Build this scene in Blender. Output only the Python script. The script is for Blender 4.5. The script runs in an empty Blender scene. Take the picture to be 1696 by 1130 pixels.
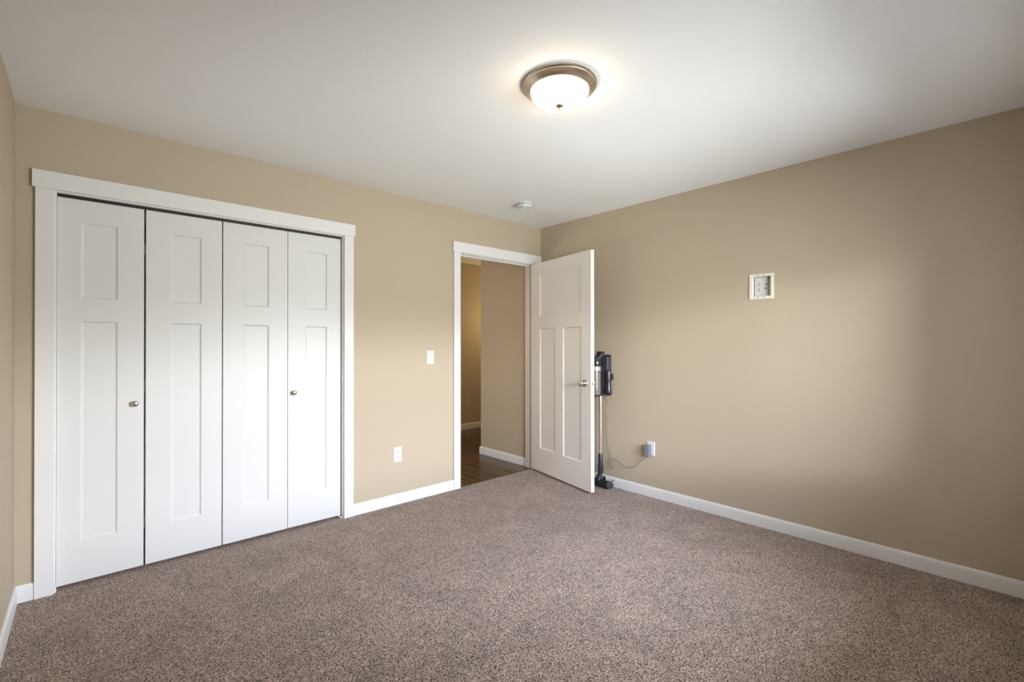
import bpy, bmesh, math, random
from mathutils import Vector, Matrix
random.seed(4)
PI = math.pi
C = bpy.context.scene.collection

# ------------------------------------------------------------------ camera
F_PX, W_PX, H_PX = 768.37, 1696.0, 1130.0
cd = bpy.data.cameras.new('camera'); cam = bpy.data.objects.new('camera', cd); C.objects.link(cam)
cd.sensor_fit = 'HORIZONTAL'; cd.sensor_width = 36.0; cd.lens = 36.0 * F_PX / W_PX
cd.shift_y = (564.8 - 565.0) / W_PX * -1.0
cd.clip_start = 0.02
CAM = Vector((-3.4277, -3.3003, 1.2672))
yaw, pitch, roll = math.radians(42.524), math.radians(0.207), math.radians(-0.026)
fwd = Vector((math.sin(yaw) * math.cos(pitch), math.cos(yaw) * math.cos(pitch), math.sin(pitch)))
right = Vector((math.cos(yaw), -math.sin(yaw), 0)); up = right.cross(fwd)
r2 = right * math.cos(roll) + up * math.sin(roll); u2 = -right * math.sin(roll) + up * math.cos(roll)
cam.matrix_world = Matrix(((r2.x, u2.x, -fwd.x, CAM.x), (r2.y, u2.y, -fwd.y, CAM.y), (r2.z, u2.z, -fwd.z, CAM.z), (0, 0, 0, 1)))
bpy.context.scene.camera = cam

# ------------------------------------------------------------------ room dimensions (metres)
H = 2.44            # ceiling
WL = -3.686         # left wall
YF = -3.52          # wall with the window, behind the camera
T = 0.115           # wall thickness
WX0, WX1, WZ0, WZ1 = -2.20, -0.48, 0.60, 1.95      # window opening

# ------------------------------------------------------------------ exposure, world, daylight
sc = bpy.context.scene
sc.view_settings.view_transform = 'Standard'; sc.view_settings.look = 'None'
sc.view_settings.gamma = 1.0; sc.view_settings.use_curve_mapping = False
sc.view_settings.exposure = 1.5
SKY_S = 46.0
world = bpy.data.worlds.new('world'); sc.world = world; world.use_nodes = True
wn = world.node_tree; wn.nodes.clear()
wo = wn.nodes.new('ShaderNodeOutputWorld'); bg = wn.nodes.new('ShaderNodeBackground')
tc = wn.nodes.new('ShaderNodeTexCoord'); sp = wn.nodes.new('ShaderNodeSeparateXYZ')
mr = wn.nodes.new('ShaderNodeMapRange'); mr.inputs['From Min'].default_value = -1.0; mr.inputs['From Max'].default_value = 1.0
rp = wn.nodes.new('ShaderNodeValToRGB'); el = rp.color_ramp.elements
# elevation: ground, hedge line, bright overcast band above it, bluer zenith
el[0].position = 0.0; el[0].color = (0.120, 0.131, 0.137, 1); el[1].position = 1.0; el[1].color = (0.95, 0.98, 1.0, 1)
for p_, c_ in ((0.48, (0.110, 0.118, 0.118, 1)), (0.53, (0.092, 0.098, 0.095, 1)), (0.580, (0.440, 0.464, 0.504, 1)), (0.596, (0.425, 0.454, 0.497, 1)),
               (0.626, (0.150, 0.170, 0.205, 1)), (0.815, (0.170, 0.190, 0.230, 1)), (0.885, (0.95, 0.98, 1.0, 1))):
    e_ = el.new(p_); e_.color = c_
wn.links.new(tc.outputs['Generated'], sp.inputs[0]); wn.links.new(sp.outputs['Z'], mr.inputs['Value'])
wn.links.new(mr.outputs[0], rp.inputs[0]); wn.links.new(rp.outputs[0], bg.inputs[0]); wn.links.new(bg.outputs[0], wo.inputs[0])
bg.inputs[1].default_value = SKY_S
pl = bpy.data.lights.new('window_daylight', 'AREA'); pl.shape = 'RECTANGLE'
pl.size = WX1 - WX0; pl.size_y = WZ1 - WZ0; pl.cycles.is_portal = True
po = bpy.data.objects.new('window_daylight', pl); C.objects.link(po)
po.location = ((WX0 + WX1) / 2, YF - T, (WZ0 + WZ1) / 2); po.rotation_euler = (PI / 2, 0, 0)
# portal must face into the room (+y)
LAMP_XY = (-1.85, -1.90)
LAMP_E = 7.5
HALL_W = 4.5
HALL_FILL_W = 5.5

# ------------------------------------------------------------------ materials
def mat(name, col, rough=0.5, metal=0.0, bump=None, var=None, spec=0.5, emis=None, estr=0.0, trans=0.0, coat=0.0):
    """bump=(scale, strength, distance); var=(scale, amount) gentle colour variation of the paint / plastic"""
    m = bpy.data.materials.new(name); m.use_nodes = True; nt = m.node_tree
    b = nt.nodes['Principled BSDF']
    b.inputs['Base Color'].default_value = (*col, 1); b.inputs['Roughness'].default_value = rough
    b.inputs['Metallic'].default_value = metal; b.inputs['Specular IOR Level'].default_value = spec
    b.inputs['Transmission Weight'].default_value = trans; b.inputs['Coat Weight'].default_value = coat
    if emis: b.inputs['Emission Color'].default_value = (*emis, 1); b.inputs['Emission Strength'].default_value = estr
    g = nt.nodes.new('ShaderNodeNewGeometry')
    if var is None: var = (6.0, 0.02)
    n = nt.nodes.new('ShaderNodeTexNoise'); n.inputs['Scale'].default_value = var[0]; n.inputs['Detail'].default_value = 3
    nt.links.new(g.outputs['Position'], n.inputs['Vector'])
    mm = nt.nodes.new('ShaderNodeMapRange'); mm.inputs['To Min'].default_value = 1 - var[1]; mm.inputs['To Max'].default_value = 1 + var[1]
    nt.links.new(n.outputs['Fac'], mm.inputs['Value'])
    vm = nt.nodes.new('ShaderNodeVectorMath'); vm.operation = 'SCALE'; vm.inputs[0].default_value = col
    nt.links.new(mm.outputs[0], vm.inputs['Scale']); nt.links.new(vm.outputs[0], b.inputs['Base Color'])
    if bump:
        t = nt.nodes.new('ShaderNodeTexNoise'); t.inputs['Scale'].default_value = bump[0]; t.inputs['Detail'].default_value = 4
        nt.links.new(g.outputs['Position'], t.inputs['Vector'])
        bp = nt.nodes.new('ShaderNodeBump'); bp.inputs['Strength'].default_value = bump[1]; bp.inputs['Distance'].default_value = bump[2]
        nt.links.new(t.outputs['Fac'], bp.inputs['Height']); nt.links.new(bp.outputs[0], b.inputs['Normal'])
    return m

WALL = mat('taupe_wall_paint', (0.505, 0.420, 0.308), 0.62, bump=(160, 0.12, 0.002), var=(2.0, 0.012), spec=0.3)
CEIL = mat('ceiling_paint', (0.88, 0.875, 0.865), 0.85, bump=(110, 0.18, 0.002), var=(2.0, 0.01), spec=0.2)
TRIM = mat('white_trim_paint', (0.79, 0.775, 0.755), 0.38, bump=(60, 0.03, 0.001), var=(4, 0.01), spec=0.4)
DOORP = mat('white_door_paint', (0.86, 0.84, 0.81), 0.42, bump=(90, 0.05, 0.001), var=(4, 0.01), spec=0.4)
BIFOLD = mat('white_bifold_paint', (0.73, 0.72, 0.705), 0.42, bump=(90, 0.05, 0.001), var=(4, 0.01), spec=0.4)
PLAST = mat('white_plastic', (0.68, 0.675, 0.66), 0.35)
CREAM = mat('cream_plastic', (0.84, 0.80, 0.70), 0.4)
SLOT = mat('socket_slot_dark', (0.03, 0.028, 0.025), 0.6)
NICK = mat('satin_nickel', (0.62, 0.57, 0.50), 0.28, metal=1.0)
NICKD = mat('brushed_nickel_pan', (0.60, 0.52, 0.42), 0.30, metal=1.0)
BLK = mat('black_gloss_plastic', (0.012, 0.013, 0.016), 0.22, coat=0.3)
SLATE = mat('slate_plastic', (0.020, 0.024, 0.033), 0.28)
GREYP = mat('grey_plastic', (0.045, 0.048, 0.056), 0.32)
COPPER = mat('rose_gold_tube', (0.90, 0.76, 0.69), 0.30, metal=1.0)
BRASS = mat('aged_brass', (0.34, 0.25, 0.14), 0.45, metal=1.0)
BIN = mat('smoky_bin_plastic', (0.17, 0.145, 0.13), 0.15, var=(40, 0.35))
ORNG = mat('brown_red_plastic', (0.16, 0.05, 0.025), 0.4)
ADAPT = mat('blue_grey_adapter', (0.165, 0.19, 0.22), 0.5)
CORDM = mat('grey_cord', (0.14, 0.125, 0.11), 0.6)
TRACK = mat('dark_metal_track', (0.035, 0.03, 0.022), 0.5, metal=0.4)
CLOSET = mat('closet_paint', (0.43, 0.365, 0.29), 0.8)
GLOW = mat('frosted_lit_glass', (0.95, 0.93, 0.88), 0.3, emis=(1.0, 0.80, 0.56), estr=LAMP_E)

def carpet_mat():
    m = bpy.data.materials.new('brown_cut_pile_carpet'); m.use_nodes = True; nt = m.node_tree; L = nt.links
    b = nt.nodes['Principled BSDF']; b.inputs['Roughness'].default_value = 1.0; b.inputs['Specular IOR Level'].default_value = 0.08
    b.inputs['Sheen Weight'].default_value = 0.25; b.inputs['Sheen Roughness'].default_value = 0.6
    b.inputs['Sheen Tint'].default_value = (0.9, 0.8, 0.75, 1)
    g = nt.nodes.new('ShaderNodeNewGeometry')
    n1 = nt.nodes.new('ShaderNodeTexNoise'); n1.inputs['Scale'].default_value = 125; n1.inputs['Detail'].default_value = 3.0; n1.inputs['Roughness'].default_value = 0.7
    v = nt.nodes.new('ShaderNodeTexVoronoi'); v.inputs['Scale'].default_value = 185; v.inputs['Randomness'].default_value = 1.0
    n2 = nt.nodes.new('ShaderNodeTexNoise'); n2.inputs['Scale'].default_value = 4.5; n2.inputs['Detail'].default_value = 5; n2.inputs['Roughness'].default_value = 0.6; n2.inputs['Distortion'].default_value = 0.8
    n3 = nt.nodes.new('ShaderNodeTexNoise'); n3.inputs['Scale'].default_value = 30; n3.inputs['Detail'].default_value = 4
    for n in (n1, v, n2, n3): L.new(g.outputs['Position'], n.inputs['Vector'])
    a = nt.nodes.new('ShaderNodeMath'); a.operation = 'MULTIPLY_ADD'; a.inputs[1].default_value = -0.46   # gaps between tufts
    L.new(v.outputs['Distance'], a.inputs[0]); L.new(n1.outputs['Fac'], a.inputs[2])
    r = nt.nodes.new('ShaderNodeValToRGB'); L.new(a.outputs[0], r.inputs[0])
    e = r.color_ramp.elements; e[0].position = 0.12; e[0].color = (0.050, 0.035, 0.027, 1); e[1].position = 0.54; e[1].color = (0.66, 0.515, 0.425, 1)
    x = e.new(0.27); x.color = (0.30, 0.224, 0.180, 1)
    s = nt.nodes.new('ShaderNodeMath'); s.operation = 'ADD'; L.new(n2.outputs['Fac'], s.inputs[0]); L.new(n3.outputs['Fac'], s.inputs[1])
    mm = nt.nodes.new('ShaderNodeMapRange'); mm.inputs['From Min'].default_value = 0.6; mm.inputs['From Max'].default_value = 1.4
    mm.inputs['To Min'].default_value = 0.62; mm.inputs['To Max'].default_value = 1.40
    L.new(s.outputs[0], mm.inputs['Value'])
    vm = nt.nodes.new('ShaderNodeVectorMath'); vm.operation = 'SCALE'; L.new(r.outputs[0], vm.inputs[0]); L.new(mm.outputs[0], vm.inputs['Scale'])
    L.new(vm.outputs[0], b.inputs['Base Color'])
    bp = nt.nodes.new('ShaderNodeBump'); bp.inputs['Strength'].default_value = 0.8; bp.inputs['Distance'].default_value = 0.006
    L.new(a.outputs[0], bp.inputs['Height']); L.new(bp.outputs[0], b.inputs['Normal'])
    return m
CARPET = carpet_mat()

def wood_mat():
    m = bpy.data.materials.new('dark_walnut_planks'); m.use_nodes = True; nt = m.node_tree; L = nt.links
    b = nt.nodes['Principled BSDF']; b.inputs['Roughness'].default_value = 0.24; b.inputs['Specular IOR Level'].default_value = 0.5
    g = nt.nodes.new('ShaderNodeNewGeometry'); mp = nt.nodes.new('ShaderNodeMapping'); mp.inputs['Rotation'].default_value = (0, 0, PI / 2)
    L.new(g.outputs['Position'], mp.inputs[0])
    br = nt.nodes.new('ShaderNodeTexBrick'); br.inputs['Scale'].default_value = 1.0
    br.inputs['Brick Width'].default_value = 1.1; br.inputs['Row Height'].default_value = 0.125; br.inputs['Mortar Size'].default_value = 0.0012
    br.inputs['Color1'].default_value = (0.030, 0.0165, 0.009, 1); br.inputs['Color2'].default_value = (0.050, 0.028, 0.015, 1); br.inputs['Mortar'].default_value = (0.01, 0.007, 0.005, 1)
    br.inputs['Bias'].default_value = 0.0; br.offset = 0.37
    L.new(mp.outputs[0], br.inputs['Vector'])
    m2 = nt.nodes.new('ShaderNodeMapping'); m2.inputs['Scale'].default_value = (22, 1.6, 1); L.new(g.outputs['Position'], m2.inputs[0])
    n = nt.nodes.new('ShaderNodeTexNoise'); n.inputs['Scale'].default_value = 1.6; n.inputs['Detail'].default_value = 5; L.new(m2.outputs[0], n.inputs['Vector'])
    r = nt.nodes.new('ShaderNodeValToRGB'); L.new(n.outputs['Fac'], r.inputs[0])
    e = r.color_ramp.elements; e[0].position = 0.42; e[0].color = (0.55, 0.55, 0.55, 1); e[1].position = 0.70; e[1].color = (3.6, 3.0, 2.2, 1)
    mu = nt.nodes.new('ShaderNodeMix'); mu.data_type = 'RGBA'; mu.blend_type = 'MULTIPLY'; mu.inputs[0].default_value = 1
    L.new(br.outputs['Color'], mu.inputs[6]); L.new(r.outputs[0], mu.inputs[7]); L.new(mu.outputs[2], b.inputs['Base Color'])
    bp = nt.nodes.new('ShaderNodeBump'); bp.inputs['Strength'].default_value = 0.25; bp.inputs['Distance'].default_value = 0.002
    L.new(n.outputs['Fac'], bp.inputs['Height']); L.new(bp.outputs[0], b.inputs['Normal'])
    return m
WOOD = wood_mat()

def glass_mat():
    m = bpy.data.materials.new('window_glass'); m.use_nodes = True; nt = m.node_tree; nt.nodes.clear()
    o = nt.nodes.new('ShaderNodeOutputMaterial'); mi = nt.nodes.new('ShaderNodeMixShader'); t = nt.nodes.new('ShaderNodeBsdfTransparent')
    gl = nt.nodes.new('ShaderNodeBsdfGlossy'); gl.inputs['Roughness'].default_value = 0.0; f = nt.nodes.new('ShaderNodeFresnel'); f.inputs[0].default_value = 1.45
    nt.links.new(f.outputs[0], mi.inputs[0]); nt.links.new(t.outputs[0], mi.inputs[1]); nt.links.new(gl.outputs[0], mi.inputs[2]); nt.links.new(mi.outputs[0], o.inputs[0])
    return m
GLASS = glass_mat()

# ------------------------------------------------------------------ mesh helpers
def box(bm, x0, x1, y0, y1, z0, z1, M=None):
    vs = [bm.verts.new((x, y, z)) for x in (x0, x1) for y in (y0, y1) for z in (z0, z1)]
    for f in ((0, 1, 3, 2), (4, 6, 7, 5), (0, 4, 5, 1), (2, 3, 7, 6), (0, 2, 6, 4), (1, 5, 7, 3)):
        bm.faces.new([vs[i] for i in f])
    if M is not None: bmesh.ops.transform(bm, matrix=M, verts=vs)
    return vs
def lathe(bm, prof, n=48, M=None):
    """profile of (r, z) turned about the z axis"""
    rings = []; new = []
    for r, z in prof:
        if r < 1e-6: v = bm.verts.new((0, 0, z)); rings.append([v]); new.append(v)
        else:
            ring = [bm.verts.new((r * math.cos(2 * PI * i / n), r * math.sin(2 * PI * i / n), z)) for i in range(n)]
            rings.append(ring); new += ring
    for a, b in zip(rings, rings[1:]):
        for i in range(n):
            j = (i + 1) % n
            if len(a) == 1 and len(b) == 1: continue
            if len(a) == 1: bm.faces.new((a[0], b[j], b[i]))
            elif len(b) == 1: bm.faces.new((a[i], a[j], b[0]))
            else: bm.faces.new((a[i], a[j], b[j], b[i]))
    if len(rings[0]) > 1: bm.faces.new(rings[0][::-1])
    if len(rings[-1]) > 1: bm.faces.new(rings[-1])
    if M is not None: bmesh.ops.transform(bm, matrix=M, verts=new)
    return new
def prism(bm, pts, z0, z1, M=None):
    """closed polygon (x, y) extruded from z0 to z1"""
    a = [bm.verts.new((x, y, z0)) for x, y in pts]; b = [bm.verts.new((x, y, z1)) for x, y in pts]
    bm.faces.new(a[::-1]); bm.faces.new(b)
    for i in range(len(pts)):
        j = (i + 1) % len(pts); bm.faces.new((a[i], a[j], b[j], b[i]))
    if M is not None: bmesh.ops.transform(bm, matrix=M, verts=a + b)
def catmull(pts, k=8):
    P = [Vector(p) for p in pts]; P = [P[0] * 2 - P[1]] + P + [P[-1] * 2 - P[-2]]; out = []
    for i in range(1, len(P) - 2):
        for s in range(k):
            t = s / k; a, b, c, d = P[i - 1:i + 3]
            out.append(0.5 * ((2 * b) + (c - a) * t + (2 * a - 5 * b + 4 * c - d) * t * t + (3 * b - a - 3 * c + d) * t ** 3))
    out.append(P[-2]); return out
def tube(bm, pts, r, n=10):
    rings = []; nrm = None
    for i, p in enumerate(pts):
        t = (pts[min(i + 1, len(pts) - 1)] - pts[max(i - 1, 0)]).normalized()
        if nrm is None: nrm = t.orthogonal().normalized()
        nrm = (nrm - t * nrm.dot(t)).normalized(); bn = t.cross(nrm)
        rr = r[i] if isinstance(r, (list, tuple)) else r
        rings.append([bm.verts.new(p + nrm * rr * math.cos(2 * PI * k / n) + bn * rr * math.sin(2 * PI * k / n)) for k in range(n)])
    for a, b in zip(rings, rings[1:]):
        for k in range(n): bm.faces.new((a[k], a[(k + 1) % n], b[(k + 1) % n], b[k]))
    bm.faces.new(rings[0][::-1]); bm.faces.new(rings[-1])

def obj(name, bm, m, parent=None, smooth=False, bevel=0.0, seg=2, world=False):
    """link ONE mesh object; world=True: geometry was given in world coordinates"""
    if world and parent is not None:
        bmesh.ops.transform(bm, matrix=parent.matrix_basis.inverted(), verts=bm.verts[:])
    bmesh.ops.recalc_face_normals(bm, faces=bm.faces[:])
    me = bpy.data.meshes.new(name); bm.to_mesh(me); bm.free(); me.materials.append(m)
    if smooth:
        for p in me.polygons: p.use_smooth = True
        me.set_sharp_from_angle(angle=math.radians(38))
    o = bpy.data.objects.new(name, me); C.objects.link(o)
    if parent is not None: o.parent = parent
    if bevel:
        b = o.modifiers.new('bevel', 'BEVEL'); b.width = bevel; b.segments = seg; b.limit_method = 'ANGLE'; b.angle_limit = math.radians(40)
    return o
def tag(o, label, cat, kind=None, group=None):
    o['label'] = label; o['category'] = cat
    if kind: o['kind'] = kind
    if group: o['group'] = group
    return o
def thing(name, loc, label, cat, kind=None, rotz=0.0):
    o = bpy.data.objects.new(name, None); C.objects.link(o); o.empty_display_size = 0.05
    o.matrix_basis = Matrix.Translation(loc) @ Matrix.Rotation(rotz, 4, 'Z')
    return tag(o, label, cat, kind)
def boxes(name, m, specs, parent=None, **k):
    bm = bmesh.new()
    for s in specs: box(bm, *s)
    return obj(name, bm, m, parent, **k)

S = 'structure'
# ------------------------------------------------------------------ shell
tag(boxes('floor', CARPET, [(WL - T, T, YF - T, 0.006, -0.06, 0), (-3.541, -2.063, 0.006, 0.75, -0.06, 0)]),
    'brown cut-pile carpet covering the bedroom floor', 'floor', S)
tag(boxes('floor_hall', WOOD, [(-1.75, 2.6, 0.006, 2.32, -0.06, -0.006)]), 'dark wood plank floor seen through the open doorway', 'floor', S)
tag(boxes('ceiling', CEIL, [(WL - T, T, YF - T, 0.75, H, H + 0.1)]), 'pale grey flat ceiling of the bedroom', 'ceiling', S)
tag(boxes('ceiling_hall', CEIL, [(-1.75, 2.6, 0.75, 2.32, H, H + 0.1), (T, 2.6, 0.0, 0.75, H, H + 0.1)]), 'strip of ceiling over the hall past the doorway', 'ceiling', S)
CX0, CX1, CZ = -3.541, -2.063, 2.036        # closet clear opening
DX0, DX1, DZ = -1.018, -0.108, 2.050        # doorway clear opening
J = 0.018
tag(boxes('wall_back', WALL, [(WL - T, CX0 - J, 0, T, 0, H), (CX0 - J, CX1 + J, 0, T, CZ + J, H), (CX1 + J, DX0 - J, 0, T, 0, H),
    (DX0 - J, DX1 + J, 0, T, DZ + J, H), (DX1 + J, T, 0, T, 0, H)]), 'taupe wall holding the closet and the doorway', 'wall', S)
RB = (-2.185, -2.031, 1.570, 1.741)  # hole for the recessed box in the right wall
tag(boxes('wall_right', WALL, [(0, T, YF - T, RB[0], 0, H), (0, T, RB[1], 0, 0, H), (0, T, RB[0], RB[1], 0, RB[2]), (0, T, RB[0], RB[1], RB[3], H)]),
    'long taupe wall on the right with the recessed box', 'wall', S)
tag(boxes('wall_left', WALL, [(WL - T, WL, YF - T, 0, 0, H)]), 'sliver of taupe wall at the left edge', 'wall', S)
tag(boxes('wall_front', WALL, [(WL, WX0, YF - T, YF, 0, H), (WX1, 0, YF - T, YF, 0, H), (WX0, WX1, YF - T, YF, 0, WZ0), (WX0, WX1, YF - T, YF, WZ1, H)]),
    'taupe wall with the window opposite the closet', 'wall', S)
tag(boxes('wall_closet', CLOSET, [(CX0 - 0.1, CX1 + 0.1, 0.72, 0.75, 0, H), (CX0 - 0.1, CX0 - 0.06, T, 0.72, 0, H), (CX1 + 0.06, CX1 + 0.1, T, 0.72, 0, H)]),
    'inside walls of the closet behind the white doors', 'wall', S)
HX, HY = -0.080, 0.880    # hall side wall plane and its outside corner
tag(boxes('wall_hall_side', WALL, [(HX, T, T, HY, -0.006, H), (T, 2.6, HY - T, HY, -0.006, H)]), 'hall wall with an outside corner, just past the doorway', 'wall', S)
tag(boxes('wall_hall_back', WALL, [(-1.75, 2.6, 2.205, 2.32, -0.006, H)]), 'far hall wall with a warm glow on it', 'wall', S)
tag(boxes('wall_hall_left', WALL, [(-1.865, -1.75, T, 2.32, -0.006, H)]), 'hall end wall hidden left of the doorway', 'wall', S)
tag(boxes('wall_hall_right', WALL, [(2.6, 2.7, HY, 2.32, -0.006, H)]), 'hall end wall hidden right of the doorway', 'wall', S)

# baseboards: moulded profile, swept along straight runs ((x, y) start, end, outward normal)
def baseboard(name, runs, label, h=0.083, z0=0.0):
    prof = [(0, 0), (0.0130, 0), (0.0130, h * 0.72), (0.0112, h * 0.86), (0.0085, h * 0.955), (0.0055, h), (0, h)]
    bm = bmesh.new()
    for (a, b, n, ma, mb) in runs:       # ma / mb: +1 outside mitre, -1 inside mitre, 0 square
        a, b, n = Vector(a), Vector(b), Vector(n); d = (b - a).normalized(); ra, rb = [], []
        for (o_, z) in prof:
            pa = a + n * o_ - d * (o_ * ma); pb = b + n * o_ + d * (o_ * mb)
            ra.append(bm.verts.new((pa.x, pa.y, z + z0))); rb.append(bm.verts.new((pb.x, pb.y, z + z0)))
        bm.faces.new(ra); bm.faces.new(rb[::-1])
        for i in range(len(prof)):
            j = (i + 1) % len(prof); bm.faces.new((ra[i], ra[j], rb[j], rb[i]))
    return tag(obj(name, bm, TRIM, smooth=True), label, 'baseboard', S)
CCL, CCR = -3.617, -1.988     # outer edges of the closet casing
DCL, DCR = -1.092, -0.034     # outer edges of the door casing
baseboard('baseboard_back', [((WL, 0), (CCL, 0), (0, -1), -1, 0), ((CCR, 0), (DCL, 0), (0, -1), 0, 0), ((DCR, 0), (0, 0), (0, -1), 0, -1)],
          'white baseboard along the wall between closet and doorway')
baseboard('baseboard_right', [((0, 0), (0, YF), (-1, 0), -1, -1)], 'long white baseboard along the right wall')
baseboard('baseboard_left', [((WL, YF), (WL, 0), (1, 0), -1, -1)], 'short white baseboard at the left edge')
baseboard('baseboard_front', [((0, YF), (WL, YF), (0, 1), -1, -1)], 'white baseboard below the window')
baseboard('baseboard_hall_side', [((HX, HY), (HX, T), (-1, 0), 1, 0), ((2.6, HY), (HX, HY), (0, 1), 0, 1)], 'white baseboard turning the hall corner', z0=-0.006)
baseboard('baseboard_hall_back', [((2.6, 2.205), (-1.75, 2.205), (0, -1), 0, 0)], 'white baseboard on the far hall wall', z0=-0.006)

# ------------------------------------------------------------------ closet trim
BV = 0.0014
t1 = thing('trim_1', (-2.802, 0, 0), 'wide white flat casing framing the closet opening', 'trim', S)
hb = 0.022
boxes('header_board', TRIM, [(-3.628, -1.977, -hb, 0, 2.043, 2.130)], t1, bevel=BV, world=True)
for x0, x1 in ((CCL, -3.548), (-2.056, CCR)):
    boxes('side_casing', TRIM, [(x0, x1, -0.018, 0, 0, 2.043)], t1, bevel=BV, world=True)
for x0, x1 in ((CX0 - J, CX0), (CX1, CX1 + J)):
    boxes('side_jamb', TRIM, [(x0, x1, 0.0, T, 0, CZ + J)], t1, bevel=0.001, world=True)
boxes('head_jamb', TRIM, [(CX0, CX1, 0.0, T, CZ, CZ + J)], t1, bevel=0.001, world=True)
trk = boxes('bifold_track', TRACK, [(CX0 + 0.004, CX1 - 0.004, 0.030, 0.034, CZ - 0.022, CZ), (CX0 + 0.004, CX1 - 0.004, 0.054, 0.058, CZ - 0.022, CZ), (CX0 + 0.004, CX1 - 0.004, 0.030, 0.058, CZ - 0.003, CZ)], t1, world=True)
trk['label'] = 'dark metal sliding track above the doors'

# doorway trim
t2 = thing('trim_2', (-0.563, 0, 0), 'white flat casing and jambs framing the open doorway', 'trim', S)
boxes('header_board', TRIM, [(-1.102, -0.010, -hb, 0, 2.056, 2.146)], t2, bevel=BV, world=True)
for x0, x1 in ((DCL, DX0 - 0.006), (DX1 + 0.006, DCR)):
    boxes('side_casing', TRIM, [(x0, x1, -0.018, 0, 0, 2.056)], t2, bevel=BV, world=True)
for x0, x1, s in ((DX0 - J, DX0, 1), (DX1, DX1 + J, -1)):
    boxes('side_jamb', TRIM, [(x0, x1, 0.0, T + 0.001, -0.006, DZ + J)], t2, bevel=0.001, world=True)
    xa = DX0 if s == 1 else DX1 - 0.011
    boxes('door_stop', TRIM, [(xa, xa + 0.011, 0.040, 0.075, -0.004, DZ)], t2, bevel=0.0025, world=True)
boxes('head_jamb', TRIM, [(DX0, DX1, 0.0, T + 0.001, DZ, DZ + J)], t2, bevel=0.001, world=True)
boxes('door_stop', TRIM, [(DX0 + 0.011, DX1 - 0.011, 0.040, 0.075, DZ - 0.011, DZ)], t2, bevel=0.0025, world=True)
sk = boxes('strike_plate', NICK, [(DX0, DX0 + 0.002, -0.002, 0.032, 0.90, 0.96)], t2, world=True); sk['label'] = 'satin metal strike plate'

# ------------------------------------------------------------------ panelled door slabs
def slab(w, h, t, panels, z0=0.0, inset=0.009, depth=0.007, both=True):
    """door leaf in local x 0..w, y 0..t (y=0 is the face), with recessed panels (x0, x1, z0, z1)"""
    bm = bmesh.new()
    xs = sorted({0.0, w, *[p[0] for p in panels], *[p[1] for p in panels]})
    zs = sorted({z0, z0 + h, *[p[2] for p in panels], *[p[3] for p in panels]})
    inside = lambda x, z: any(p[0] < x < p[1] and p[2] < z < p[3] for p in panels)
    for side in ((0, 1) if both else (0,)):
        y = 0.0 if side == 0 else t; yd = depth if side == 0 else t - depth
        for xa, xb in zip(xs, xs[1:]):
            for za, zb in zip(zs, zs[1:]):
                if inside((xa + xb) / 2, (za + zb) / 2): continue
                bm.faces.new([bm.verts.new(q) for q in ((xa, y, za), (xb, y, za), (xb, y, zb), (xa, y, zb))])
        for (a, b, c, d) in panels:
            o = [(a, c), (b, c), (b, d), (a, d)]; i = [(a + inset, c + inset), (b - inset, c + inset), (b - inset, d - inset), (a + inset, d - inset)]
            # slope in two facets: a soft ovolo
            k = [((o[n][0] * .45 + i[n][0] * .55), (o[n][1] * .45 + i[n][1] * .55)) for n in range(4)]; yk = y + (yd - y) * 0.78
            for n in range(4):
                m_ = (n + 1) % 4
                bm.faces.new([bm.verts.new(q) for q in ((o[n][0], y, o[n][1]), (o[m_][0], y, o[m_][1]), (k[m_][0], yk, k[m_][1]), (k[n][0], yk, k[n][1]))])
                bm.faces.new([bm.verts.new(q) for q in ((k[n][0], yk, k[n][1]), (k[m_][0], yk, k[m_][1]), (i[m_][0], yd, i[m_][1]), (i[n][0], yd, i[n][1]))])
            bm.faces.new([bm.verts.new((x, yd, z)) for x, z in i])
    if not both: bm.faces.new([bm.verts.new(q) for q in ((0, t, z0), (w, t, z0), (w, t, z0 + h), (0, t, z0 + h))])
    for q in (((0, 0), (0, t)), ((w, 0), (w, t))):
        bm.faces.new([bm.verts.new(v) for v in ((q[0][0], q[0][1], z0), (q[1][0], q[1][1], z0), (q[1][0], q[1][1], z0 + h), (q[0][0], q[0][1], z0 + h))])
    for z in (z0, z0 + h):
        bm.faces.new([bm.verts.new(v) for v in ((0, 0, z), (w, 0, z), (w, t, z), (0, t, z))])
    bmesh.ops.remove_doubles(bm, verts=bm.verts[:], dist=0.00005)
    return bm
RX = lambda a: Matrix.Rotation(a, 4, 'X')
RY = lambda a: Matrix.Rotation(a, 4, 'Y')
TR = lambda *v: Matrix.Translation(v)

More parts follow.
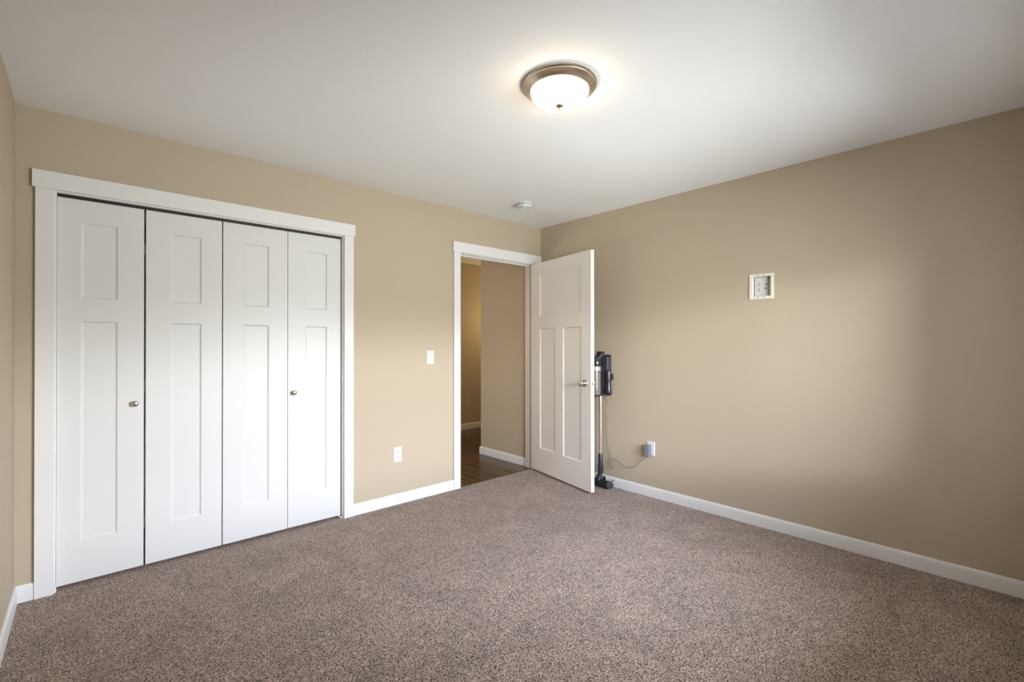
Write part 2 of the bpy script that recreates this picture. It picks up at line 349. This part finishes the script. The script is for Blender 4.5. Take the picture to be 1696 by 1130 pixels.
# bifold closet doors: leaf x-ranges, panel x-ranges, front face at y = 0.025
YD = 0.025
LEAF = [(-3.5400, -3.1895, -3.449, -3.303), (-3.1805, -2.8110, -3.064, -2.918), (-2.8045, -2.4300, -2.693, -2.545), (-2.4265, -2.0675, -2.313, -2.167)]
KN = {0: (-3.229, 0.930), 3: (-2.392, 0.930)}
NAMES = ('inner', 'outer')
for d, (ia, ib, side) in enumerate(((0, 1, 'left'), (2, 3, 'right'))):
    x0 = LEAF[ia][0]; x1 = LEAF[ib][1]
    dr = thing('door_%d' % (d + 2), ((x0 + x1) / 2, YD, 0.018), 'white two-leaf bifold door closing the %s half of the closet' % side, 'door', S)
    for i in (ia, ib):
        a, b, pa, pb = LEAF[i]
        bm = slab(b - a, 2.000, 0.033, [(pa - a, pb - a, 0.232, 1.382), (pa - a, pb - a, 1.502, 1.900)], z0=0.019)
        bmesh.ops.transform(bm, matrix=TR(a, YD, 0), verts=bm.verts[:])
        lf = obj('door_leaf', bm, BIFOLD, dr, world=True, bevel=0.0012)
        if i in KN:
            kx, kz = KN[i]; bm = bmesh.new()
            prof = [(0.0115, 0), (0.0115, 0.002), (0.007, 0.004), (0.0055, 0.010), (0.0085, 0.014), (0.0155, 0.0175), (0.0165, 0.021), (0.0145, 0.0245), (0.009, 0.027), (0, 0.028)]
            lathe(bm, prof, 32, TR(kx, YD, kz) @ RX(PI / 2))
            k = obj('knob', bm, NICK, lf, smooth=True)
            k.data.transform(dr.matrix_basis.inverted()); k['label'] = 'small round satin metal knob'
    for hz in (0.25, 1.02, 1.80):    # folding hinges on the back of the leaves
        xh = (LEAF[ia][1] + LEAF[ib][0]) / 2
        boxes('hinge', NICK, [(xh - 0.030, xh + 0.030, YD + 0.033, YD + 0.035, hz - 0.03, hz + 0.03)], dr, world=True)
    for px in (x0 + 0.05, x1 - 0.05):
        boxes('pivot_pin', PLAST, [(px - 0.004, px + 0.004, YD + 0.012, YD + 0.020, 2.019, 2.0335)], dr, world=True)

# entry door, swung open into the room
P0 = Vector((-0.147, -0.008)); P1 = Vector((-0.331, -0.896)); dv = (P1 - P0).normalized()
ang = math.atan2(dv.y, dv.x)
door = thing('door_1', (P0.x, P0.y, 0.0), 'white three-panel door standing open into the room', 'door', S, rotz=ang)
DW, DT = 0.907, 0.035
bm = slab(DW, 2.029, DT, [(0.152, 0.780, 1.526, 1.930), (0.152, 0.404, 0.244, 1.406), (0.522, 0.780, 0.244, 1.406)], z0=0.017, inset=0.011, depth=0.008)
leaf = obj('door_leaf', bm, DOORP, door, bevel=0.0012)
# local y=0 face must look towards the camera side (-x): body lies towards +x, i.e. local +y
ks = [(0.0325, 0), (0.0325, 0.003), (0.030, 0.007), (0.016, 0.011), (0.012, 0.016), (0.0115, 0.028), (0.016, 0.033), (0.0235, 0.039), (0.0270, 0.047), (0.0265, 0.055), (0.0225, 0.061), (0.013, 0.0645), (0, 0.0655)]
for M in (TR(0.832, 0, 0.925) @ RX(PI / 2), TR(0.832, DT, 0.925) @ RX(-PI / 2)):
    bm = bmesh.new(); lathe(bm, ks, 40, M); k = obj('door_knob', bm, NICK, leaf, smooth=True); k['label'] = 'round satin nickel knob'
bm = bmesh.new(); lathe(bm, [(0.0125, 0), (0.0125, 0.0012), (0.0115, 0.0018)], 28, TR(DW, DT / 2, 0.925) @ RY(PI / 2))
obj('latch_plate', bm, NICKD, leaf, smooth=True)['label'] = 'small round latch ring on the door edge'
bm = bmesh.new(); lathe(bm, [(0.0075, 0.0), (0.0075, 0.006), (0.0050, 0.011), (0, 0.0125)], 20, TR(DW + 0.0012, DT / 2, 0.925) @ RY(PI / 2)); obj('latch_bolt', bm, NICK, leaf, smooth=True)
for hz in (0.22, 1.02, 1.84):
    bm = bmesh.new(); lathe(bm, [(0.006, -0.045), (0.006, 0.045)], 14, TR(-0.002, DT + 0.008, hz)); box(bm, -0.0015, 0, 0.004, DT + 0.006, hz - 0.045, hz + 0.045)
    obj('hinge', bm, NICK, door, smooth=True)

# ------------------------------------------------------------------ window behind the camera
w = thing('window_1', ((WX0 + WX1) / 2, YF, WZ0), 'wide white sliding window opposite the closet', 'window', S)
ym = YF - 0.07
boxes('window_frame', PLAST, [(WX0, WX0 + 0.05, ym - 0.03, ym + 0.03, WZ0, WZ1), (WX1 - 0.05, WX1, ym - 0.03, ym + 0.03, WZ0, WZ1), (WX0, WX1, ym - 0.03, ym + 0.03, WZ0, WZ0 + 0.05),
      (WX0, WX1, ym - 0.03, ym + 0.03, WZ1 - 0.05, WZ1), ((WX0 + WX1) / 2 - 0.025, (WX0 + WX1) / 2 + 0.025, ym - 0.025, ym + 0.025, WZ0, WZ1)], w, world=True, bevel=0.002)
boxes('window_sill', TRIM, [(WX0 - 0.08, WX1 + 0.08, YF, YF + 0.03, WZ0 - 0.025, WZ0), (WX0, WX1, YF - 0.04, YF, WZ0 - 0.002, WZ0 + 0.001)], w, world=True, bevel=0.002)
for x0, x1 in ((WX0 + 0.05, (WX0 + WX1) / 2 - 0.025), ((WX0 + WX1) / 2 + 0.025, WX1 - 0.05)):
    boxes('window_pane', GLASS, [(x0, x1, ym - 0.003, ym + 0.003, WZ0 + 0.05, WZ1 - 0.05)], w, world=True)

# ------------------------------------------------------------------ ceiling light
lx, ly = LAMP_XY
lt = thing('ceiling_light', (lx, ly, H), 'round flush ceiling light with lit frosted bowl and nickel rim', 'ceiling light')
bm = bmesh.new()
lathe(bm, [(0.166, 0), (0.1675, -0.003), (0.1675, -0.008), (0.163, -0.0105), (0.1615, -0.012), (0.163, -0.014), (0.1625, -0.018), (0.158, -0.0205),
           (0.152, -0.023), (0.146, -0.027), (0.139, -0.033), (0.135, -0.036), (0.132, -0.036), (0.131, -0.030), (0.131, -0.004)], 96)
obj('metal_pan', bm, NICKD, lt, smooth=True)['label'] = 'stepped brushed nickel rim'
bm = bmesh.new()
lathe(bm, [(0.1295, -0.022), (0.1305, -0.034), (0.1290, -0.046), (0.1240, -0.058), (0.1150, -0.070), (0.102, -0.080), (0.085, -0.0875), (0.062, -0.093), (0.035, -0.0955), (0.0, -0.0965)], 96)
obj('glass_bowl', bm, GLOW, lt, smooth=True)['label'] = 'glowing white frosted glass bowl'
bm = bmesh.new()
lathe(bm, [(0.0, -0.0945), (0.0165, -0.0955), (0.0175, -0.099), (0.014, -0.1035), (0.0065, -0.1065), (0.0042, -0.110), (0.0055, -0.114), (0.0038, -0.1185), (0, -0.120)], 24)
obj('finial', bm, BRASS, lt, smooth=True)['label'] = 'small brass-toned finial'

# hall lamp: around the corner, its light is seen on the far wall
hl = bpy.data.lights.new('hall_light', 'POINT'); hl.energy = HALL_W; hl.color = (1.0, 0.74, 0.36); hl.shadow_soft_size = 0.09
ho = bpy.data.objects.new('hall_light', hl); C.objects.link(ho); ho.location = (1.30, 1.60, 1.62)

hfill = bpy.data.lights.new('hall_light', 'POINT'); hfill.energy = HALL_FILL_W; hfill.color = (1.0, 0.88, 0.74); hfill.shadow_soft_size = 0.14  # unseen fill light, added to brighten the hall side wall; no fixture here
hfill_o = bpy.data.objects.new('hall_light', hfill); C.objects.link(hfill_o); hfill_o.location = (-1.40, 0.85, 1.35)

# ------------------------------------------------------------------ smoke detector
sd = thing('smoke_detector', (-0.72, -0.50, H), 'small white round smoke detector on the ceiling', 'smoke detector')
bm = bmesh.new(); lathe(bm, [(0.063, 0), (0.064, -0.004), (0.064, -0.012), (0.060, -0.014)], 48); obj('mounting_plate', bm, PLAST, sd, smooth=True)
bm = bmesh.new(); lathe(bm, [(0.056, -0.013), (0.056, -0.018), (0.061, -0.0185), (0.0605, -0.030), (0.057, -0.036), (0.048, -0.0395), (0.040, -0.0405), (0.0375, -0.037), (0.028, -0.036), (0.0, -0.036)], 48)
obj('cover', bm, PLAST, sd, smooth=True)
bm = bmesh.new(); lathe(bm, [(0.020, -0.034), (0.0195, -0.041), (0.014, -0.0445), (0, -0.0455)], 28); obj('test_button', bm, PLAST, sd, smooth=True)
bm = bmesh.new()
for i in range(10):
    M = Matrix.Rotation(2 * PI * i / 10 + 0.1, 4, 'Z'); box(bm, 0.0555, 0.0572, -0.012, 0.012, -0.0178, -0.0142, M)
obj('vent_slots', bm, SLOT, sd)

# ------------------------------------------------------------------ wall plates (built facing -y, or turned to face -x)
def plate_bm(wd, ht, t=0.006):
    bm = bmesh.new(); e = 0.004
    v0 = [(-wd / 2, 0), (wd / 2, 0), (wd / 2, ht), (-wd / 2, ht)]; y = [0, -t * 0.45, -t]; ins = [0, 0, e]
    rings = []
    for yy, s in zip(y, ins):
        rings.append([bm.verts.new((x - s * math.copysign(1, x), yy, z + (s if z == 0 else -s))) for x, z in v0])
    for a, b in zip(rings, rings[1:]):
        for i in range(4): bm.faces.new((a[i], a[(i + 1) % 4], b[(i + 1) % 4], b[i]))
    bm.faces.new(rings[0]); bm.faces.new(rings[-1]); return bm
def receptacle(parent, z, dx=0.0, y=-0.006, mat_=None):
    bm = bmesh.new(); pts = []
    for i in range(28):
        a = 2 * PI * i / 28; r = 0.0172; pts.append((dx + r * math.cos(a), max(-0.0132, min(0.0132, r * math.sin(a)))))
    prism(bm, pts, 0, 0.0022, TR(0, y, z) @ RX(PI / 2))
    o = obj('socket', bm, mat_ or PLAST, parent)
    bm = bmesh.new(); yy = y - 0.0022
    box(bm, dx - 0.0075, dx - 0.0052, yy - 0.0004, yy, z - 0.002, z + 0.007); box(bm, dx + 0.0052, dx + 0.0075, yy - 0.0004, yy, z - 0.002, z + 0.007)
    lathe(bm, [(0.003, 0), (0.003, 0.0005)], 12, TR(dx, yy, z - 0.0078) @ RX(PI / 2))
    obj('socket_slots', bm, SLOT, o); return o
def screws(parent, zs, y=-0.006, r=0.0028, xs=(0,)):
    for z in zs:
        for x in xs:
            bm = bmesh.new(); lathe(bm, [(r, 0), (r * 0.8, 0.001), (0, 0.0012)], 14, TR(x, y, z) @ RX(PI / 2)); obj('screw', bm, PLAST, parent, smooth=True)

o1 = thing('power_outlet', (-1.623, 0, 0.330), 'white double outlet low on the wall between closet and doorway', 'outlet')
obj('cover_plate', plate_bm(0.071, 0.118), PLAST, o1, bevel=0.0006)
for z in (0.040, 0.0785): receptacle(o1, z)
screws(o1, (0.0592,), -0.006)
sw = thing('light_switch', (-1.324, 0, 1.087), 'white rocker light switch on the wall left of the doorway', 'light switch')
obj('cover_plate', plate_bm(0.072, 0.117), PLAST, sw, bevel=0.0006)
bm = bmesh.new(); box(bm, -0.0172, 0.0172, -0.0075, -0.004, 0.0250, 0.0920); obj('rocker_frame', bm, PLAST, sw, bevel=0.0006)
bm = bmesh.new(); prism(bm, [(0.0275, 0.0075), (0.0895, 0.0075), (0.0895, 0.0125), (0.0585, 0.0088), (0.0275, 0.0078)], -0.0145, 0.0145)
# profile (z, depth) extruded along x
bmesh.ops.transform(bm, matrix=Matrix(((0, 0, 1, 0), (0, -1, 0, 0), (1, 0, 0, 0), (0, 0, 0, 1))), verts=bm.verts[:])
obj('rocker', bm, PLAST, sw, bevel=0.0004)
screws(sw, (0.0100, 0.1070), -0.006, 0.0022)

FACE_X = -PI / 2   # local -y -> world -x
o2 = thing('power_outlet', (0, -1.256, 0.338), 'white outlet low on the right wall holding the grey adapter', 'outlet', rotz=FACE_X)
obj('cover_plate', plate_bm(0.071, 0.116), PLAST, o2, bevel=0.0006)
for z in (0.039, 0.0775): receptacle(o2, z)
screws(o2, (0.0582,), -0.006)

# recessed media box in the right wall
by = (RB[0] + RB[1]) / 2
mb = thing('recessed_outlet_box', (0, by, RB[2]), 'square cream recessed outlet box high on the right wall', 'wall box', rotz=FACE_X)
bw, bh = RB[1] - RB[0], RB[3] - RB[2]
fr = 0.0185
bm = bmesh.new()
def ring_frame(bm, x0, x1, z0, z1, b, ya, yb):
    box(bm, x0, x0 + b, ya, yb, z0, z1); box(bm, x1 - b, x1, ya, yb, z0, z1); box(bm, x0 + b, x1 - b, ya, yb, z0, z0 + b); box(bm, x0 + b, x1 - b, ya, yb, z1 - b, z1)
ring_frame(bm, -bw / 2 - 0.001, bw / 2 + 0.001, -0.001, bh + 0.001, fr, -0.006, 0.0)
bmesh.ops.remove_doubles(bm, verts=bm.verts[:], dist=1e-5)
obj('flange', bm, CREAM, mb)
bm = bmesh.new()
ring_frame(bm, -bw / 2 + fr - 0.003, bw / 2 - fr + 0.003, fr - 0.003, bh - fr + 0.003, 0.003, 0.0, 0.045)
box(bm, -bw / 2 + fr - 0.003, bw / 2 - fr + 0.003, 0.045, 0.048, fr - 0.003, bh - fr + 0.003)
obj('recess', bm, CREAM, mb)
# local +x = towards +y world? (rotz -90: local x -> world -y): the sockets sit on the left as seen, i.e. local -x
bm = bmesh.new(); box(bm, -0.052, 0.030, 0.020, 0.045, fr + 0.002, bh - fr - 0.002)
sp_ = obj('socket_cover', bm, PLAST, mb, bevel=0.001)
bm = bmesh.new(); box(bm, -0.038, -0.006, 0.0175, 0.020, 0.050, 0.122); obj('socket_insert', bm, PLAST, mb, bevel=0.001)
for z in (0.069, 0.104):
    bm = bmesh.new(); yy = 0.0175
    for dx in (-0.029, -0.0185): box(bm, dx - 0.0014, dx + 0.0014, yy - 0.0005, yy, z - 0.001, z + 0.006)
    lathe(bm, [(0.0036, 0), (0.0036, 0.0006)], 12, TR(-0.0235, yy, z - 0.006) @ RX(PI / 2)); obj('socket_slots', bm, SLOT, mb)
for x, z in ((0.022, 0.1), (0.018, 0.073)):
    bm = bmesh.new(); lathe(bm, [(0.0055, 0), (0.0055, 0.0006)], 16, TR(x, 0.020, z) @ RX(PI / 2)); obj('cable_hole', bm, SLOT, mb)
for x in (-0.022, 0.014):
    for z in (0.0095, bh - 0.0095):
        bm = bmesh.new(); lathe(bm, [(0.0038, 0), (0.0030, 0.0012), (0, 0.0014)], 14, TR(x, -0.006, z) @ RX(PI / 2)); obj('screw', bm, TRACK, mb, smooth=True)

# ------------------------------------------------------------------ charger plugged into the right outlet
ch = thing('charging_adapter', (-0.010, -1.248, 0.330), 'blue-grey charging adapter with thin cord, plugged into the right-wall outlet', 'charger')
bm = bmesh.new(); box(bm, -0.044, 0.0, -0.019, 0.019, 0.002, 0.098); obj('adapter_body', bm, ADAPT, ch, bevel=0.0035, seg=3)
cz = [(-0.815, 0.800), (-0.812, 0.785), (-0.836, 0.740), (-0.812, 0.678), (-0.836, 0.617), (-0.823, 0.551), (-0.831, 0.488), (-0.832, 0.413), (-0.844, 0.350), (-0.867, 0.290), (-0.860, 0.244),
      (-0.861, 0.199), (-0.876, 0.165), (-0.893, 0.156), (-0.905, 0.176), (-0.890, 0.204), (-0.864, 0.225), (-0.868, 0.243), (-0.898, 0.246), (-0.950, 0.231), (-0.993, 0.211), (-1.035, 0.200),
      (-1.080, 0.205), (-1.122, 0.226), (-1.164, 0.272), (-1.204, 0.307), (-1.240, 0.334)]
cp = []
for i, (y, z) in enumerate(cz):
    x = -0.020 - (0.006 if 14 <= i <= 17 else 0.0)
    if i >= len(cz) - 4: x = (-0.022, -0.025, -0.028, -0.030)[i - len(cz) + 4]
    cp.append((x, y, z))
bm = bmesh.new(); tube(bm, catmull(cp, 8), 0.0021, 8); obj('cord', bm, CORDM, ch, smooth=True, world=True)['label'] = 'thin grey cord with a loop'

# ------------------------------------------------------------------ stick vacuum behind the door
TX, TY = -0.085, -0.810
v = thing('stick_vacuum', (TX, TY, 0.0), 'black cordless stick vacuum with rose-gold tube standing behind the open door', 'vacuum cleaner')
# cleaning head: long side along the wall; section drawn in (x, z), extruded along y
sec = []
for a in range(0, 181, 15): sec.append((-0.012 - 0.036 * math.sin(math.radians(a)) , 0.036 + 0.034 * math.cos(math.radians(a))))
sec = [(0.045, 0.004), (0.048, 0.028), (0.028, 0.056)] + [(-0.004, 0.070)] + sec[1:-1] + [(-0.008, 0.004)]
M = Matrix(((1, 0, 0, 0), (0, 0, 1, 0), (0, 1, 0, 0), (0, 0, 0, 1)))
bm = bmesh.new(); prism(bm, sec, -0.094, 0.150, M); obj('floor_head', bm, BLK, v, bevel=0.003, smooth=True)['label'] = 'glossy black cleaning head'
bm = bmesh.new(); prism(bm, [(x * 1.04, z * 1.02) for x, z in sec], -0.1015, -0.094, M); obj('end_cap', bm, GREYP, v, bevel=0.002)
bm = bmesh.new(); prism(bm, [(x * 1.04, z * 1.02) for x, z in sec], 0.150, 0.1575, M); obj('end_cap', bm, GREYP, v, bevel=0.002)
bm = bmesh.new(); lathe(bm, [(0.007, -0.003), (0.007, 0.003)], 14, TR(0.046, -0.101, 0.062) @ RX(PI / 2)); obj('release_tab', bm, GREYP, v, smooth=True)
# swivel neck
bm = bmesh.new(); tube(bm, catmull([(-0.022, 0.004, 0.060), (-0.014, 0.004, 0.085), (-0.004, 0.002, 0.115), (0, 0, 0.150)], 5), 0.021, 20); obj('swivel_neck', bm, SLATE, v, smooth=True)
for sy in (-0.030, 0.030):
    bm = bmesh.new(); lathe(bm, [(0.020, -0.006), (0.020, 0.006)], 24, TR(0.004, sy, 0.082) @ RX(PI / 2)); box(bm, -0.010, 0.026, sy - 0.006, sy + 0.006, 0.050, 0.085)
    obj('swivel_arm', bm, GREYP, v, smooth=True, bevel=0.0015)
bm = bmesh.new(); lathe(bm, [(0.020, 0.118), (0.0235, 0.135), (0.0255, 0.160), (0.0240, 0.190), (0.0205, 0.205), (0.0195, 0.285), (0.0175, 0.290), (0.0150, 0.291)], 28); obj('tube_socket', bm, SLATE, v, smooth=True)
bm = bmesh.new(); lathe(bm, [(0.0135, 0.270), (0.0135, 0.830)], 28); obj('extension_tube', bm, COPPER, v, smooth=True)['label'] = 'shiny rose-gold metal tube'
# body: spine, bin, motor, handle, battery
bm = bmesh.new(); prism(bm, [(-0.028, 0.800), (0.014, 0.800), (0.014, 1.075), (-0.004, 1.110), (-0.028, 1.085)], -0.021, 0.021, M); obj('spine', bm, SLATE, v, bevel=0.006, seg=3, smooth=True)
bm = bmesh.new(); lathe(bm, [(0.040, 0.812), (0.0455, 0.818), (0.0455, 0.985), (0.042, 1.010), (0.042, 1.022)], 40, TR(-0.066, 0.004, 0)); obj('dust_bin', bm, BIN, v, smooth=True)['label'] = 'smoky dusty dust bin'
bm = bmesh.new(); lathe(bm, [(0.038, 0.803), (0.043, 0.806), (0.043, 0.815), (0.036, 0.818)], 40, TR(-0.066, 0.004, 0)); obj('bin_lid', bm, BLK, v, smooth=True)
bm = bmesh.new(); lathe(bm, [(0.045, 1.022), (0.049, 1.026), (0.049, 1.060), (0.045, 1.064)], 40, TR(-0.064, 0.004, 0)); obj('filter_ring', bm, COPPER, v, smooth=True)['label'] = 'rose-gold ring above the bin'
bm = bmesh.new(); lathe(bm, [(0.047, 1.064), (0.050, 1.080), (0.047, 1.115), (0.034, 1.140), (0.0, 1.146)], 40, TR(-0.060, 0.004, 0)); obj('motor_housing', bm, BLK, v, smooth=True)
bm = bmesh.new(); prism(bm, [(-0.030, 1.060), (0.016, 1.060), (0.034, 1.110), (0.036, 1.188), (-0.020, 1.192), (-0.034, 1.150)], -0.024, 0.024, M); obj('motor_block', bm, BLK, v, bevel=0.007, seg=3, smooth=True)
bm = bmesh.new(); tube(bm, catmull([(-0.085, -0.020, 1.115), (-0.060, -0.026, 1.135), (-0.030, -0.031, 1.158), (-0.008, -0.033, 1.172)], 4), 0.013, 18); obj('handle_grip', bm, GREYP, v, smooth=True)
bm = bmesh.new(); box(bm, 0.020, 0.064, -0.060, 0.012, 1.022, 1.146); obj('battery_pack', bm, GREYP, v, bevel=0.005, seg=3)
# wall dock holding an accessory nozzle
dk = thing('vacuum_dock', (0, -0.835, 0.80), 'dark wall dock on the right wall, holding the stick vacuum', 'wall dock')
bm = bmesh.new(); box(bm, -0.016, 0, -0.030, 0.040, 0.0, 0.36); obj('back_plate', bm, SLATE, dk, bevel=0.004)
bm = bmesh.new(); box(bm, -0.060, -0.016, 0.004, 0.016, 0.02, 0.22); obj('side_arm', bm, ORNG, dk, bevel=0.004)
nz = thing('accessory_nozzle', (-0.050, -0.868, 0.80), 'black flared brush nozzle clipped in the dock below the battery', 'vacuum nozzle')
M = RY(0.0)
bm = bmesh.new(); lathe(bm, [(0.026, 0.122), (0.0265, 0.130), (0.0265, 0.212), (0.0245, 0.220)], 32); obj('nozzle_collar', bm, SLATE, nz, smooth=True)
bm = bmesh.new(); lathe(bm, [(0.031, 0.030), (0.0315, 0.044), (0.025, 0.090), (0.019, 0.122)], 32); obj('nozzle_flare', bm, SLATE, nz, smooth=True)
bm = bmesh.new(); lathe(bm, [(0.024, 0.008), (0.0315, 0.014), (0.0325, 0.030), (0.029, 0.034)], 32, TR(0, 0, 0)); obj('brush_ring', bm, BLK, nz, smooth=True)
bm = bmesh.new(); box(bm, 0.014, 0.034, -0.030, -0.008, 0.140, 0.195); obj('release_clip', bm, BLK, nz, bevel=0.003)
